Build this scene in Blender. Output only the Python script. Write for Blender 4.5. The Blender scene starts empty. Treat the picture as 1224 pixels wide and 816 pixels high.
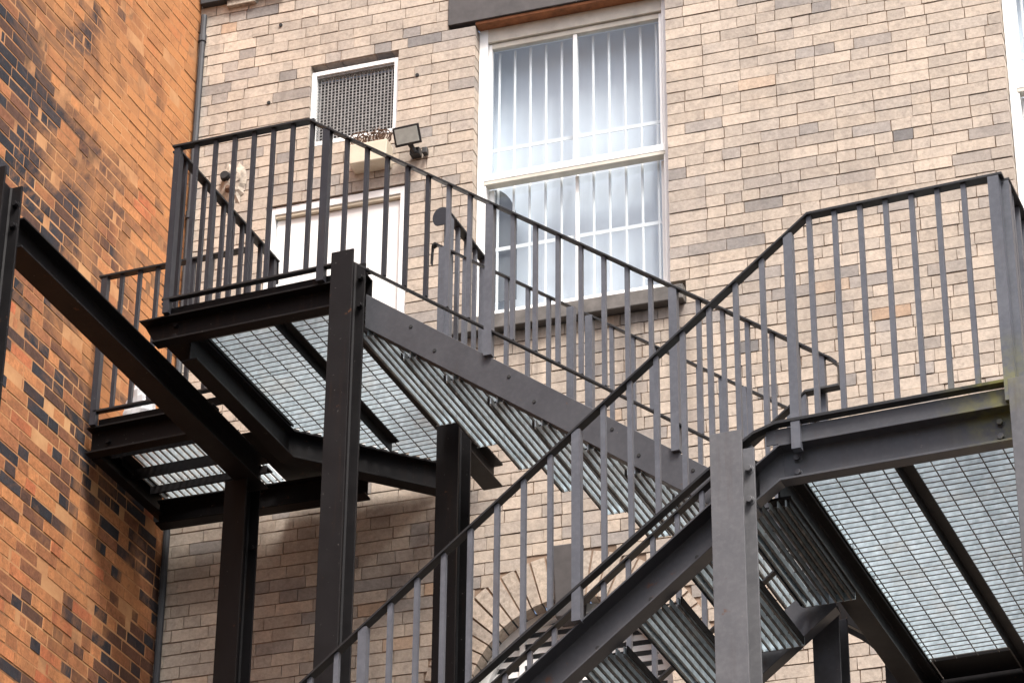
import bpy, bmesh, math, random
from mathutils import Vector, Matrix
S = bpy.context.scene
COL = S.collection
rnd = random.Random(11)

# ------------------------------------------------------------------ materials
def mat(name):
    m = bpy.data.materials.new(name); m.use_nodes = True
    nt = m.node_tree; b = nt.nodes['Principled BSDF']
    return m, nt, b
def nd(nt, t, **k):
    n = nt.nodes.new(t)
    for a, v in k.items():
        if a in n.inputs.keys() if isinstance(a, str) else False: n.inputs[a].default_value = v
        else: setattr(n, a, v)
    return n
def ramp(nt, fac, stops, interp='LINEAR'):
    r = nt.nodes.new('ShaderNodeValToRGB'); cr = r.color_ramp; cr.interpolation = interp
    while len(cr.elements) < len(stops): cr.elements.new(0.5)
    for e, (p, c) in zip(cr.elements, stops):
        e.position = p; e.color = (*c, 1) if len(c) == 3 else c
    nt.links.new(fac, r.inputs[0]); return r.outputs[0]
def noise(nt, scale, detail=4, rough=.6, vec=None, distort=0.):
    n = nt.nodes.new('ShaderNodeTexNoise'); n.inputs['Scale'].default_value = scale
    n.inputs['Detail'].default_value = detail; n.inputs['Roughness'].default_value = rough
    n.inputs['Distortion'].default_value = distort
    if vec is None: vec = geo_pos(nt)
    nt.links.new(vec, n.inputs['Vector']); return n.outputs['Fac']
def geo_pos(nt):
    return nt.nodes.new('ShaderNodeNewGeometry').outputs['Position']
def mix(nt, fac, a, b, mode='MIX'):
    m = nt.nodes.new('ShaderNodeMix'); m.data_type = 'RGBA'; m.blend_type = mode
    for v, i in ((fac, 0), (a, 6), (b, 7)):
        if hasattr(v, 'is_linked') or isinstance(v, bpy.types.NodeSocket): nt.links.new(v, m.inputs[i])
        else: m.inputs[i].default_value = v if not isinstance(v, tuple) else (*v, 1)
    return m.outputs[2]
def math_(nt, op, a, b=0.):
    m = nt.nodes.new('ShaderNodeMath'); m.operation = op
    for v, i in ((a, 0), (b, 1)):
        if isinstance(v, bpy.types.NodeSocket): nt.links.new(v, m.inputs[i])
        else: m.inputs[i].default_value = v
    return m.outputs[0]
def bump(nt, b, h, strength=.3, dist=.004):
    n = nt.nodes.new('ShaderNodeBump'); n.inputs['Strength'].default_value = strength
    n.inputs['Distance'].default_value = dist
    nt.links.new(h, n.inputs['Height']); nt.links.new(n.outputs[0], b.inputs['Normal'])

def plain(name, c, rough=.6, var=.12, scale=8, metallic=0., spec=.5):
    m, nt, b = mat(name)
    n = noise(nt, scale, 5)
    lo = tuple(x*(1-var) for x in c); hi = tuple(min(1, x*(1+var)) for x in c)
    nt.links.new(ramp(nt, n, [(.3, lo), (.7, hi)]), b.inputs['Base Color'])
    b.inputs['Roughness'].default_value = rough; b.inputs['Metallic'].default_value = metallic
    b.inputs['Specular IOR Level'].default_value = spec
    return m

def steel(name, c, rough, rust, spec=.4):
    m, nt, b = mat(name)
    n1 = noise(nt, 5, 6, .65); n2 = noise(nt, 40, 4, .6)
    base = ramp(nt, n1, [(.3, tuple(x*.87 for x in c)), (.7, tuple(x*1.13 for x in c))])
    base = mix(nt, ramp(nt, n2, [(.45, (0, 0, 0)), (.75, (.25,)*3)]), base, (c[0]*1.8, c[1]*1.75, c[2]*1.7))
    n3 = noise(nt, 13, 8, .7)
    rm = ramp(nt, n3, [(.66-rust, (0, 0, 0)), (.74-rust, (1, 1, 1))])
    col = mix(nt, rm, base, (.10, .042, .018))
    mp = nt.nodes.new('ShaderNodeMapping'); mp.inputs['Scale'].default_value = (28, 28, 1.6)
    nt.links.new(geo_pos(nt), mp.inputs['Vector'])
    n5 = noise(nt, 1., 5, .6, vec=mp.outputs[0]); n6 = noise(nt, 2.3, 3)
    rs = math_(nt, 'MULTIPLY', ramp(nt, n5, [(.55, (0, 0, 0)), (.75, (.8,)*3)]), ramp(nt, n6, [(.45, (0, 0, 0)), (.65, (.7,)*3)]))
    col = mix(nt, rs, col, (c[0]*.35+.03, c[1]*.35+.014, c[2]*.35+.006))
    n7 = noise(nt, 55, 3, .6)
    col = mix(nt, ramp(nt, n7, [(.70, (0, 0, 0)), (.76, (.6,)*3)]), col, (.16, .15, .14))
    # yellow-green algae on the outer corner of the lower landing
    vm = nt.nodes.new('ShaderNodeVectorMath'); vm.operation = 'DISTANCE'
    nt.links.new(geo_pos(nt), vm.inputs[0]); vm.inputs[1].default_value = (-2.22, 10.56, 5.94)
    mr = nt.nodes.new('ShaderNodeMapRange'); nt.links.new(vm.outputs['Value'], mr.inputs[0])
    mr.inputs[1].default_value = .30; mr.inputs[2].default_value = .05; mr.inputs[4].default_value = .5
    al = math_(nt, 'MULTIPLY', mr.outputs[0], ramp(nt, noise(nt, 16, 5), [(.35, (0, 0, 0)), (.6, (1, 1, 1))]))
    col = mix(nt, al, col, (.20, .19, .015))
    nt.links.new(col, b.inputs['Base Color'])
    nt.links.new(ramp(nt, n1, [(.3, (rough-.06,)*3), (.7, (rough+.1,)*3)]), b.inputs['Roughness'])
    b.inputs['Specular IOR Level'].default_value = spec
    bump(nt, b, n2, .15, .002)
    return m
M = {}
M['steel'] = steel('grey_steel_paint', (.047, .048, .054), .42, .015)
M['steel_light'] = steel('lit_steel_paint', (.092, .092, .098), .42, -.01)  # same steel paint, lightened for columns that catch more open sky
M['steel_dark'] = steel('shaded_steel_paint', (.0055, .0048, .0054), .5, .01, .18)  # same steel paint, darkened so the shade on left and underside steel is in the colour
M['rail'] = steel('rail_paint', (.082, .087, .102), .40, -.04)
M['rail_dark'] = steel('shaded_rail_paint', (.020, .021, .027), .45, -.04, .35)  # same rail paint, with the dimmer light at the left put into its colour
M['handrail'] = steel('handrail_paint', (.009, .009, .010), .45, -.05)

m, nt, b = mat('galvanised_steel')
n = noise(nt, 30, 5); n2 = noise(nt, 4, 3)
c = ramp(nt, n, [(.3, (.29, .355, .39)), (.7, (.52, .61, .655))])
c = mix(nt, ramp(nt, n2, [(.55, (0, 0, 0)), (.75, (.5,)*3)]), c, (.40, .36, .30))
nt.links.new(c, b.inputs['Base Color']); b.inputs['Metallic'].default_value = .25; b.inputs['Roughness'].default_value = .45
M['galv'] = m
m, nt, b = mat('shaded_grating_edge')  # bar bottoms painted dark as their shade; also colours the cross rods
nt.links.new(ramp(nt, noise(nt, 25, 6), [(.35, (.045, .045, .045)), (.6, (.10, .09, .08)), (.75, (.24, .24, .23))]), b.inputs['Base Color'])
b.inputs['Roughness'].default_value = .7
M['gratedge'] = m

def desat(st, k):
    return [(p, tuple(x*(1-k)+(.3*c[0]+.6*c[1]+.1*c[2])*k for x in c)) for p, c in st]
def brick_mat(name, stops, smear=None, soot=None, rough=.85, speckle=.35, streak=(.20, .17, .145)):
    m, nt, b = mat(name)
    at = nt.nodes.new('ShaderNodeAttribute'); at.attribute_name = 'tone'
    sh = nt.nodes.new('ShaderNodeAttribute'); sh.attribute_name = 'shade'
    c = ramp(nt, at.outputs['Fac'], stops)
    f1 = noise(nt, 45, 6, .7); f2 = noise(nt, 9, 5, .6)
    c = mix(nt, 1., c, ramp(nt, f1, [(.3, (1-speckle,)*3), (.7, (1+speckle*.6,)*3)]), 'MULTIPLY')
    c = mix(nt, 1., c, ramp(nt, f2, [(.28, (.82, .82, .83)), (.5, (1, 1, 1)), (.75, (1.09, 1.07, 1.05))]), 'MULTIPLY')
    c = mix(nt, 1., c, ramp(nt, sh.outputs['Fac'], [(0, (.90,)*3), (1, (1.10,)*3)]), 'MULTIPLY')
    if soot:
        f3 = noise(nt, 1.1, 5, .6, distort=.4)
        c = mix(nt, ramp(nt, f3, [(soot[1], (0, 0, 0)), (soot[2], (soot[3],)*3)]), c, soot[0])
    if smear:
        f4 = noise(nt, .9, 8, .7, distort=.8)
        sx = nt.nodes.new('ShaderNodeSeparateXYZ'); nt.links.new(geo_pos(nt), sx.inputs[0])
        mr = nt.nodes.new('ShaderNodeMapRange'); nt.links.new(sx.outputs[1], mr.inputs[0])
        mr.inputs[1].default_value = 11.9; mr.inputs[2].default_value = 13.5; mr.inputs[4].default_value = .12
        mz = nt.nodes.new('ShaderNodeMapRange'); nt.links.new(sx.outputs[2], mz.inputs[0])
        mz.inputs[1].default_value = 7.6; mz.inputs[2].default_value = 9.2; mz.inputs[3].default_value = -.12; mz.inputs[4].default_value = 0
        f4 = math_(nt, 'ADD', math_(nt, 'ADD', f4, mr.outputs[0]), mz.outputs[0])
        c = mix(nt, ramp(nt, f4, [(smear[1], (0, 0, 0)), (smear[2], (smear[3],)*3)]), c, smear[0])
    mp = nt.nodes.new('ShaderNodeMapping'); mp.inputs['Scale'].default_value = (7, 7, .55)
    nt.links.new(geo_pos(nt), mp.inputs['Vector'])
    f5 = noise(nt, 1., 6, .65, vec=mp.outputs[0]); f6 = noise(nt, .8, 3)
    st = math_(nt, 'MULTIPLY', ramp(nt, f5, [(.52, (0, 0, 0)), (.72, (1, 1, 1))]), ramp(nt, f6, [(.42, (0, 0, 0)), (.62, (.5,)*3)]))
    c = mix(nt, st, c, streak)
    if soot:
        sx = nt.nodes.new('ShaderNodeSeparateXYZ'); nt.links.new(geo_pos(nt), sx.inputs[0])
        def rng(i, a, b_, lo=0., hi=1.):
            q = nt.nodes.new('ShaderNodeMapRange'); nt.links.new(sx.outputs[i], q.inputs[0])
            q.inputs[1].default_value = a; q.inputs[2].default_value = b_; q.inputs[3].default_value = lo; q.inputs[4].default_value = hi; return q.outputs[0]
        mk = math_(nt, 'MULTIPLY', math_(nt, 'MULTIPLY', rng(0, -6.06, -5.95), rng(0, -4.6, -4.72)), math_(nt, 'MULTIPLY', rng(2, 7.9, 8.78), rng(2, 8.80, 8.785)))
        dr = math_(nt, 'MULTIPLY', mk, ramp(nt, f5, [(.38, (0, 0, 0)), (.6, (.85,)*3)]))
        c = mix(nt, dr, c, (.15, .13, .115))
    f7 = noise(nt, 22, 4, .65)
    c = mix(nt, ramp(nt, f7, [(.58, (0, 0, 0)), (.72, (.45,)*3)]), c, streak)
    nt.links.new(c, b.inputs['Base Color']); b.inputs['Roughness'].default_value = rough
    b.inputs['Specular IOR Level'].default_value = .25
    bump(nt, b, f1, .5, .004)
    return m
TAN = [(0, (.13, .125, .125)), (.05, (.23, .215, .205)), (.14, (.31, .28, .255)), (.32, (.39, .34, .295)), (.5, (.44, .375, .31)),
       (.7, (.48, .405, .33)), (.88, (.515, .43, .345)), (.96, (.50, .38, .28)), (1., (.43, .29, .19))]
TAN = desat([(p, (c[0]*.97, c[1]*.955, c[2]*.945)) for p, c in TAN], .08)
M['tan'] = brick_mat('tan_brick', TAN, speckle=.22, soot=((.16, .14, .13), .6, .8, .4))
M['tan_mortar'] = plain('tan_mortar', (.25, .175, .125), .95, .45, 4)
ORG = [(0, (.022, .024, .032)), (.2, (.04, .038, .045)), (.28, (.10, .05, .035)), (.42, (.29, .108, .046)), (.62, (.45, .170, .056)), (.85, (.54, .215, .068)), (1., (.46, .11, .04))]
M['org'] = brick_mat('orange_brick', desat(ORG, .10), smear=((.50, .225, .088), .46, .63, .8), rough=.8, streak=(.13, .065, .04), soot=((.12, .055, .035), .50, .70, .65))
m, nt, b = mat('orange_mortar')
nt.links.new(ramp(nt, noise(nt, 1.3, 6, .7, distort=.5), [(.34, (.13, .065, .03)), (.47, (.42, .20, .085)), (.64, (.56, .31, .14))]), b.inputs['Base Color'])
b.inputs['Roughness'].default_value = .95; M['org_mortar'] = m
M['vous'] = brick_mat('arch_brick', TAN)
M['white'] = plain('white_gloss_paint', (.84, .84, .825), .35, .04, 6)
M['cream'] = plain('cream_paint', (.62, .55, .43), .5, .1, 8)
M['offwhite'] = plain('weathered_white_paint', (.55, .52, .45), .5, .15, 10)
M['stone'] = plain('dark_grey_stone', (.06, .053, .052), .7, .25, 12)
M['sill'] = plain('sooty_stone_sill', (.11, .10, .092), .75, .4, 9)
M['reveal'] = plain('rusty_lintel_underside', (.26, .10, .04), .8, .4, 15)
M['slate'] = plain('dark_metal_flashing', (.035, .038, .044), .6, .25, 10)
M['black'] = plain('black_void', (.012, .012, .013), .8, .2, 10)
M['lattice'] = plain('lattice_metal', (.24, .235, .23), .5, .4, 60)
M['curtain'] = plain('pale_blind', (.76, .80, .85), .8, .05, 3)
M['darkcloth'] = plain('dark_grey_interior', (.11, .115, .12), .8, .15, 4)
M['barwhite'] = plain('white_bar_paint', (.9, .9, .89), .35, .03, 6)
M['lampbody'] = plain('black_lamp_casing', (.035, .035, .036), .45, .2, 20)
M['lampglass'] = plain('dusty_lamp_glass', (.62, .66, .61), .25, .1, 30)
M['stem'] = plain('dry_stems', (.12, .07, .045), .8, .4, 40)
M['patch'] = plain('pale_mortar_patch', (.36, .31, .255), .95, .45, 25)
M['plastic'] = plain('white_plastic', (.72, .73, .75), .35, .08, 12)
M['plasticblue'] = plain('blue_plastic', (.05, .16, .40), .35, .1, 12)
M['ground'] = plain('asphalt', (.055, .055, .055), .9, .3, 3)
M['brace'] = M['steel_dark']

m, nt, b = mat('window_glass')
nt.nodes.remove(b); out = nt.nodes['Material Output']
ge = nt.nodes.new('ShaderNodeNewGeometry'); dt = nt.nodes.new('ShaderNodeVectorMath'); dt.operation = 'DOT_PRODUCT'
nt.links.new(ge.outputs['Incoming'], dt.inputs[0]); nt.links.new(ge.outputs['Normal'], dt.inputs[1])
sch = math_(nt, 'POWER', math_(nt, 'SUBTRACT', 1., math_(nt, 'ABSOLUTE', dt.outputs['Value'])), 5.)
sch = math_(nt, 'ADD', math_(nt, 'MULTIPLY', sch, .93), .055)
tr = nt.nodes.new('ShaderNodeBsdfTransparent'); tr.inputs[0].default_value = (.93, .95, .96, 1)
gl = nt.nodes.new('ShaderNodeBsdfGlossy'); gl.inputs['Roughness'].default_value = .03
ms = nt.nodes.new('ShaderNodeMixShader')
gb = nt.nodes.new('ShaderNodeBump'); gb.inputs['Strength'].default_value = .06; gb.inputs['Distance'].default_value = .02
gb.inputs['Strength'].default_value = .0
nt.links.new(sch, ms.inputs[0]); nt.links.new(tr.outputs[0], ms.inputs[1]); nt.links.new(gl.outputs[0], ms.inputs[2])
nt.links.new(ms.outputs[0], out.inputs[0]); M['glass'] = m

# ------------------------------------------------------------------ mesh builder
class MB:
    def __init__(s): s.v = []; s.f = []; s.mi = []
    def add(s, vs, fs, mi=0):
        o = len(s.v); s.v += [tuple(v) for v in vs]
        s.f += [tuple(i+o for i in f) for f in fs]; s.mi += [mi]*len(fs)
    def hexa(s, p, mi=0):          # 8 points: bottom 4 ccw, top 4 ccw
        s.add(p, [(3, 2, 1, 0), (4, 5, 6, 7), (0, 1, 5, 4), (1, 2, 6, 5), (2, 3, 7, 6), (3, 0, 4, 7)], mi)
    def box(s, x0, x1, y0, y1, z0, z1, mi=0, T=None):
        p = [(x0, y0, z0), (x1, y0, z0), (x1, y1, z0), (x0, y1, z0), (x0, y0, z1), (x1, y0, z1), (x1, y1, z1), (x0, y1, z1)]
        if T: p = [T(*q) for q in p]
        s.hexa(p, mi)
    def sweep(s, sec, path, A, B, mi=0):   # sec: (a,b) offsets, along A and B; path: list of points
        A = Vector(A); B = Vector(B); n = len(sec); vs = []
        for p in path:
            for a, b_ in sec: vs.append(Vector(p)+A*a+B*b_)
        fs = []
        for k in range(len(path)-1):
            for i in range(n):
                j = (i+1) % n; fs.append((k*n+i, k*n+j, (k+1)*n+j, (k+1)*n+i))
        fs.append(tuple(range(n-1, -1, -1))); fs.append(tuple((len(path)-1)*n+i for i in range(n)))
        s.add(vs, fs, mi)
    def cyl(s, p, axis, r, h, n=6, mi=0, r2=None):
        a = Vector(axis).normalized(); u = a.orthogonal().normalized(); w = a.cross(u); p = Vector(p)
        r2 = r if r2 is None else r2; vs = []
        for q, rr in ((p, r), (p+a*h, r2)):
            for i in range(n):
                t = 2*math.pi*i/n; vs.append(q+u*(rr*math.cos(t))+w*(rr*math.sin(t)))
        fs = [(i, (i+1) % n, n+(i+1) % n, n+i) for i in range(n)]+[tuple(range(n-1, -1, -1)), tuple(range(n, 2*n))]
        s.add(vs, fs, mi)
    def tube(s, pts, r, n=6, mi=0):
        pts = [Vector(p) for p in pts]; vs = []; 
        for k, p in enumerate(pts):
            d = (pts[min(k+1, len(pts)-1)]-pts[max(k-1, 0)]).normalized(); u = d.orthogonal().normalized(); w = d.cross(u)
            for i in range(n):
                t = 2*math.pi*i/n; vs.append(p+u*(r*math.cos(t))+w*(r*math.sin(t)))
        fs = [(k*n+i, k*n+(i+1) % n, (k+1)*n+(i+1) % n, (k+1)*n+i) for k in range(len(pts)-1) for i in range(n)]
        s.add(vs, fs, mi)
    def bolt(s, p, axis, r=.013, h=.012, mi=0):
        s.cyl(p, axis, r*1.35, .003, 10, mi); s.cyl(Vector(p)+Vector(axis)*.003, axis, r, h, 6, mi)
    def build(s, name, mats, parent=None, smooth=False, bevel=0):
        if not isinstance(mats, (list, tuple)): mats = [mats]
        xs, ys, zs = zip(*s.v)
        c = Vector(((min(xs)+max(xs))/2, (min(ys)+max(ys))/2, min(zs)))
        me = bpy.data.meshes.new(name)
        me.from_pydata([tuple(Vector(v)-c) for v in s.v], [], s.f)
        for mm in mats: me.materials.append(mm)
        me.polygons.foreach_set('material_index', s.mi)
        if smooth: me.polygons.foreach_set('use_smooth', [True]*len(me.polygons))
        bm = bmesh.new(); bm.from_mesh(me); bmesh.ops.recalc_face_normals(bm, faces=bm.faces); bm.to_mesh(me); bm.free()
        o = bpy.data.objects.new(name, me); COL.objects.link(o)
        place(o, c, parent)
        if bevel:
            bv = o.modifiers.new('bevel', 'BEVEL'); bv.width = bevel; bv.segments = 2; bv.limit_method = 'ANGLE'
        return o
WPOS = {}
def place(o, c, parent):
    WPOS[o.name] = Vector(c)
    if parent:
        o.parent = parent; o.location = Vector(c)-WPOS[parent.name]
    else: o.location = c
def copy_of(o, c, parent, name=None):
    n = o.copy(); COL.objects.link(n); place(n, c, parent); return n
def empty(name, loc):
    o = bpy.data.objects.new(name, None); COL.objects.link(o); o.location = loc; o.empty_display_size = .2
    WPOS[o.name] = Vector(loc); return o
def tag(o, label, cat, group=None):
    o['label'] = label; o['category'] = cat
    if group: o['group'] = group
    return o

X, Yv, Z = Vector((1, 0, 0)), Vector((0, 1, 0)), Vector((0, 0, 1))
GZ = -1.6                                    # ground level (camera stands 1.6 m above it)

# ------------------------------------------------------------------ setting
g = MB(); g.add([(-60, -60, GZ), (60, -60, GZ), (60, 60, GZ), (-60, 60, GZ)], [(0, 1, 2, 3)])
o = g.build('ground', M['ground']); o['kind'] = 'structure'

# ------------------------------------------------------------------ brick walls
DL = .0635097
EU = Vector((math.cos(DL), math.sin(DL), 0)); NI = Vector((-math.sin(DL), math.cos(DL), 0)); WD = 14.2
def W(u, n, z):                              # tan wall frame: u along, n outwards (towards the yard), z up
    return EU*u+NI*(WD-n)+Z*z
CX = -7.765; CY = 13.735
def L(u, n, z):                              # orange wall frame: u from the corner towards the street
    return Vector((CX+n, CY-u, z))

def value_noise(seed):
    r = random.Random(seed); tab = {}
    def h(i, j):
        k = (i, j)
        if k not in tab: tab[k] = random.Random(hash((seed, i, j))).random()
        return tab[k]
    def f(x, y):
        i, j = math.floor(x), math.floor(y); a, b_ = x-i, y-j
        a = a*a*(3-2*a); b_ = b_*b_*(3-2*b_)
        return (h(i, j)*(1-a)+h(i+1, j)*a)*(1-b_)+(h(i, j+1)*(1-a)+h(i+1, j+1)*a)*b_
    return f

def brick_wall(name, T, u0, u1, z0, z1, holes, mats, parent, seed, tonef, joint=.0065, course=.0750, zoff=0., rec=.008, jit=1.):
    r = random.Random(seed)
    V = []; F = []; MI = []; tone = []; shade = []
    def quad(ps, mi, t, s_):
        o = len(V); V.extend(ps); F.append((o, o+1, o+2, o+3)); MI.append(mi); tone.append(t); shade.append(s_)
    nrow = int((z1-z0)/course)
    for k in range(nrow):
        za = z0+k*course; zb = za+course; zm = (za+zb)/2
        cuts = sorted(h(za, zb) for h in holes if h(za, zb))
        iv = []; c = u0
        for a, b_ in cuts:
            if a > c: iv.append((c, a))
            c = max(c, b_)
        if c < u1: iv.append((c, u1))
        ph = r.uniform(0, .2)
        for a, b_ in iv:
            quad([T(a, -rec, za), T(b_, -rec, za), T(b_, -rec, zb), T(a, -rec, zb)], 1, .5, .5)
            u = a-(ph if a == u0 else 0)
            while u < b_-.03:
                ln = .218 if r.random() < .55 else .108
                ln += r.uniform(-.006, .006)
                e = u+ln
                if b_-e < .06: e = b_+.004
                ua, ub = max(u, a)+(joint*.33 if u > a else 0), min(e, b_+.004)-joint*.33
                if ub-ua > .02:
                    j = joint/2
                    dz = [r.uniform(-.0018, .0018)*jit for _ in range(4)]; du = [r.uniform(-.002, .002)*jit for _ in range(4)]
                    n0 = r.uniform(-.002, .0025)*jit; tl = r.uniform(-.0015, .0015)*jit
                    fr_ = [(ua+du[0], n0, za+j+dz[0]), (ub+du[1], n0+tl, za+j+dz[1]), (ub+du[2], n0+tl, zb-j+dz[2]), (ua+du[3], n0, zb-j+dz[3])]
                    f4 = [T(*q) for q in fr_]; dep = -.105
                    b4 = [T(q[0], dep, q[2]) for q in fr_]
                    t, s_ = tonef(r, (ua+ub)/2, zm, ln), r.random()
                    quad(f4, 0, t, s_)
                    for i in range(4):
                        i2 = (i+1) % 4
                        quad([f4[i2], f4[i], b4[i], b4[i2]], 0, t, s_)
                u = e
    me = bpy.data.meshes.new(name)
    base = T((u0+u1)/2, 0, z0)
    me.from_pydata([tuple(v-base) for v in V], [], F)
    for mm in mats: me.materials.append(mm)
    me.polygons.foreach_set('material_index', MI)
    for nm, arr in (('tone', tone), ('shade', shade)):
        at = me.attributes.new(nm, 'FLOAT', 'FACE'); at.data.foreach_set('value', arr)
    o = bpy.data.objects.new(name, me); COL.objects.link(o); place(o, base, parent)
    return o
def rect(a, b_, c, d):
    def h(za, zb):
        zm = (za+zb)/2
        return (a, b_) if c < zm < d else None
    return h
ZC = 6.516; RC = -4.47; RI = .567; RO = .84
def archhole(za, zb):
    zm = (za+zb)/2
    if zm < ZC: return (RC-RI, RC+RI) if zm > 4.9 else None
    d = zm-ZC
    return (RC-math.sqrt(RO*RO-d*d), RC+math.sqrt(RO*RO-d*d)) if d < RO else None

tan = empty('brick_building', W(-3, 0, GZ))
tag(tan, 'tan brick building with barred white sash windows and a white door behind the fire escape', 'building')
fn = value_noise(3); fn2 = value_noise(4)
def tan_tone(r, u, z, ln):
    a = fn(u*1.6, z*2.2); b_ = fn2(u*.5, z*.6)
    t = .66+.22*(r.random()-.5)*2-.25*max(0, a-.5)
    p = .09+.30*max(0, a-.5)+.25*max(0, b_-.5)
    if u < -6.55 and z > 9.5: p += .03
    if r.random() < p: t = r.uniform(.10, .42)
    if r.random() < .008: t = r.uniform(0, .08)
    if r.random() < .008: t = r.uniform(.93, 1)
    return min(1, max(0, t))
ZB = 10.95-168*.075
WIN_Z0, WIN_Z1 = 8.90, 10.95
holes = [rect(-5.06, -3.875, 8.775, 10.95), rect(-1.925, -.74, 8.775, 10.95), rect(-6.36, -5.455, 7.99, 9.90),
         rect(-6.115, -5.545, 10.29, 10.86), archhole, rect(-5.23, -5.06, 10.95, 11.25), rect(-5.06, -3.79, 10.95, 11.25), rect(-2.1, -.55, 10.95, 11.25)]
# sills reach past the jambs: taken out of the courses they lie in
holes += [rect(-5.16, -5.06, 8.775, 8.9), rect(-3.875, -3.785, 8.775, 8.9), rect(-2.02, -1.925, 8.775, 8.9)]
brick_wall('wall', W, -6.92, 3.0, ZB, 13.0, holes, [M['tan'], M['tan_mortar']], tan, 5, tan_tone)

# stone lintels
for a, b_ in ((-5.228, -3.792), (-2.098, -.552)):
    mb = MB(); mb.box(a, b_, -.10, .012, 10.975, 11.247, 0, W); mb.box(a+.17, b_-.09, -.10, -.002, 10.953, 10.974, 1, W)
    mb.build('lintel', [M['stone'], M['reveal']], tan, bevel=.003)

def sash_window(u0, u1, curtain_shape):
    z0, z1 = WIN_Z0, WIN_Z1; n = -.072                     # frame face set back from the brick
    f = MB()
    f.box(u0, u0+.055, -.16, n, z0, z1+.002, 0, W); f.box(u1-.042, u1, -.16, n, z0, z1+.002, 0, W)
    f.box(u0+.055, u1-.042, -.16, n, z1-.095, z1+.002, 1, W); f.box(u0+.055, u1-.042, -.16, n+.02, z0, z0+.05, 0, W)
    w = f.build('window', [M['white'], M['offwhite']], tan, bevel=.003)
    a, b_ = u0+.057, u1-.044; zm = 9.86; uc = (a+b_)/2
    s1 = MB()                                               # upper sash, in front
    s1.box(a, a+.02, -.125, n-.018, zm, z1-.10, 0, W); s1.box(b_-.02, b_, -.125, n-.018, zm, z1-.10, 0, W)
    s1.box(a+.02, b_-.02, -.125, n-.016, z1-.135, z1-.10, 1, W); s1.box(a-.012, b_+.012, -.125, n+.006, zm, zm+.045, 0, W)
    s1.box(a-.012, b_+.012, -.125, n+.004, zm-.025, zm-.001, 1, W)
    s1.box(uc-.012, uc+.012, -.115, n-.020, zm+.046, z1-.136, 0, W)
    s1.build('upper_sash', [M['white'], M['offwhite']], w, bevel=.002)
    s2 = MB()
    s2.box(a, a+.03, -.16, -.13, z0+.052, zm-.027, 0, W); s2.box(b_-.03, b_, -.16, -.13, z0+.052, zm-.027, 0, W)
    s2.box(a+.03, b_-.03, -.16, -.13, z0+.052, z0+.11, 0, W); s2.box(uc-.010, uc+.010, -.155, -.132, z0+.111, zm-.027, 0, W)
    s2.build('lower_sash', M['white'], w, bevel=.002)
    p = MB(); p.box(a+.018, b_-.018, -.106, -.102, zm+.046, z1-.134, 0, W); p.build('upper_pane', M['glass'], w)
    p = MB(); p.box(a+.028, b_-.028, -.147, -.143, z0+.112, zm-.027, 0, W); p.build('lower_pane', M['glass'], w)
    gr = MB(); nb = 11; st = (b_-a)/nb
    for i in range(nb):
        u = a+st*(i+.42)
        gr.cyl(W(u, -.170, z0+.06), Z, .0085, z1-z0-.18, 8)
    for z in (10.13, 9.44): gr.box(a, b_, -.168, -.162, z-.012, z+.012, 0, W)
    gr.build('security_grille', M['barwhite'], w)
    cu = MB(); nn = 40
    for i in range(nn):                                     # softly pleated blind
        ua = a-.03+(b_-a+.06)*i/nn; ub = a-.03+(b_-a+.06)*(i+1)/nn
        na = -.275+.0012*math.sin(i*1.3); nb_ = -.275+.0012*math.sin((i+1)*1.3)
        cu.add([W(ua, na, z0), W(ub, nb_, z0), W(ub, nb_, z1), W(ua, na, z1)], [(0, 1, 2, 3)])
    for q in ((a-.03, a-.025), (b_+.025, b_+.03)): cu.box(q[0], q[1], -.29, -.165, z0, z1, 0, W)
    cu.box(a-.03, b_+.03, -.29, -.165, z1-.03, z1-.02, 0, W)
    cu.build('curtain', M['curtain'], w)
    if curtain_shape:                                       # tall round-topped dark chair back standing inside the glass
        c = MB(); pts = [(a, 9.10), (a+.155, 9.10)]
        for i in range(9):
            t = math.pi/2*i/8; pts.append((a+.0+.155*math.cos(t), 9.60+.27*math.sin(t)))
        c.sweep([(q[0], q[1]) for q in pts], [W(0, -.190, 0), W(0, -.183, 0)], EU, Z)
        c.build('dark_drape', M['darkcloth'], w)
    si = MB(); si.hexa([W(u0-.098, -.15, 8.777), W(u1+.088, -.15, 8.777), W(u1+.088, .062, 8.777), W(u0-.098, .062, 8.777),
                        W(u0-.098, -.15, 8.897), W(u1+.088, -.15, 8.897), W(u1+.088, .062, 8.872), W(u0-.098, .062, 8.872)])
    si.build('sill', M['sill'], w, bevel=.006)
    return w
w1 = sash_window(-5.055, -3.878, True); w1['label'] = 'large white sash window with white bars above the upper flight'
w2 = sash_window(-1.92, -.745, False); w2['label'] = 'white sash window cut by the right edge of the photo'

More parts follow.
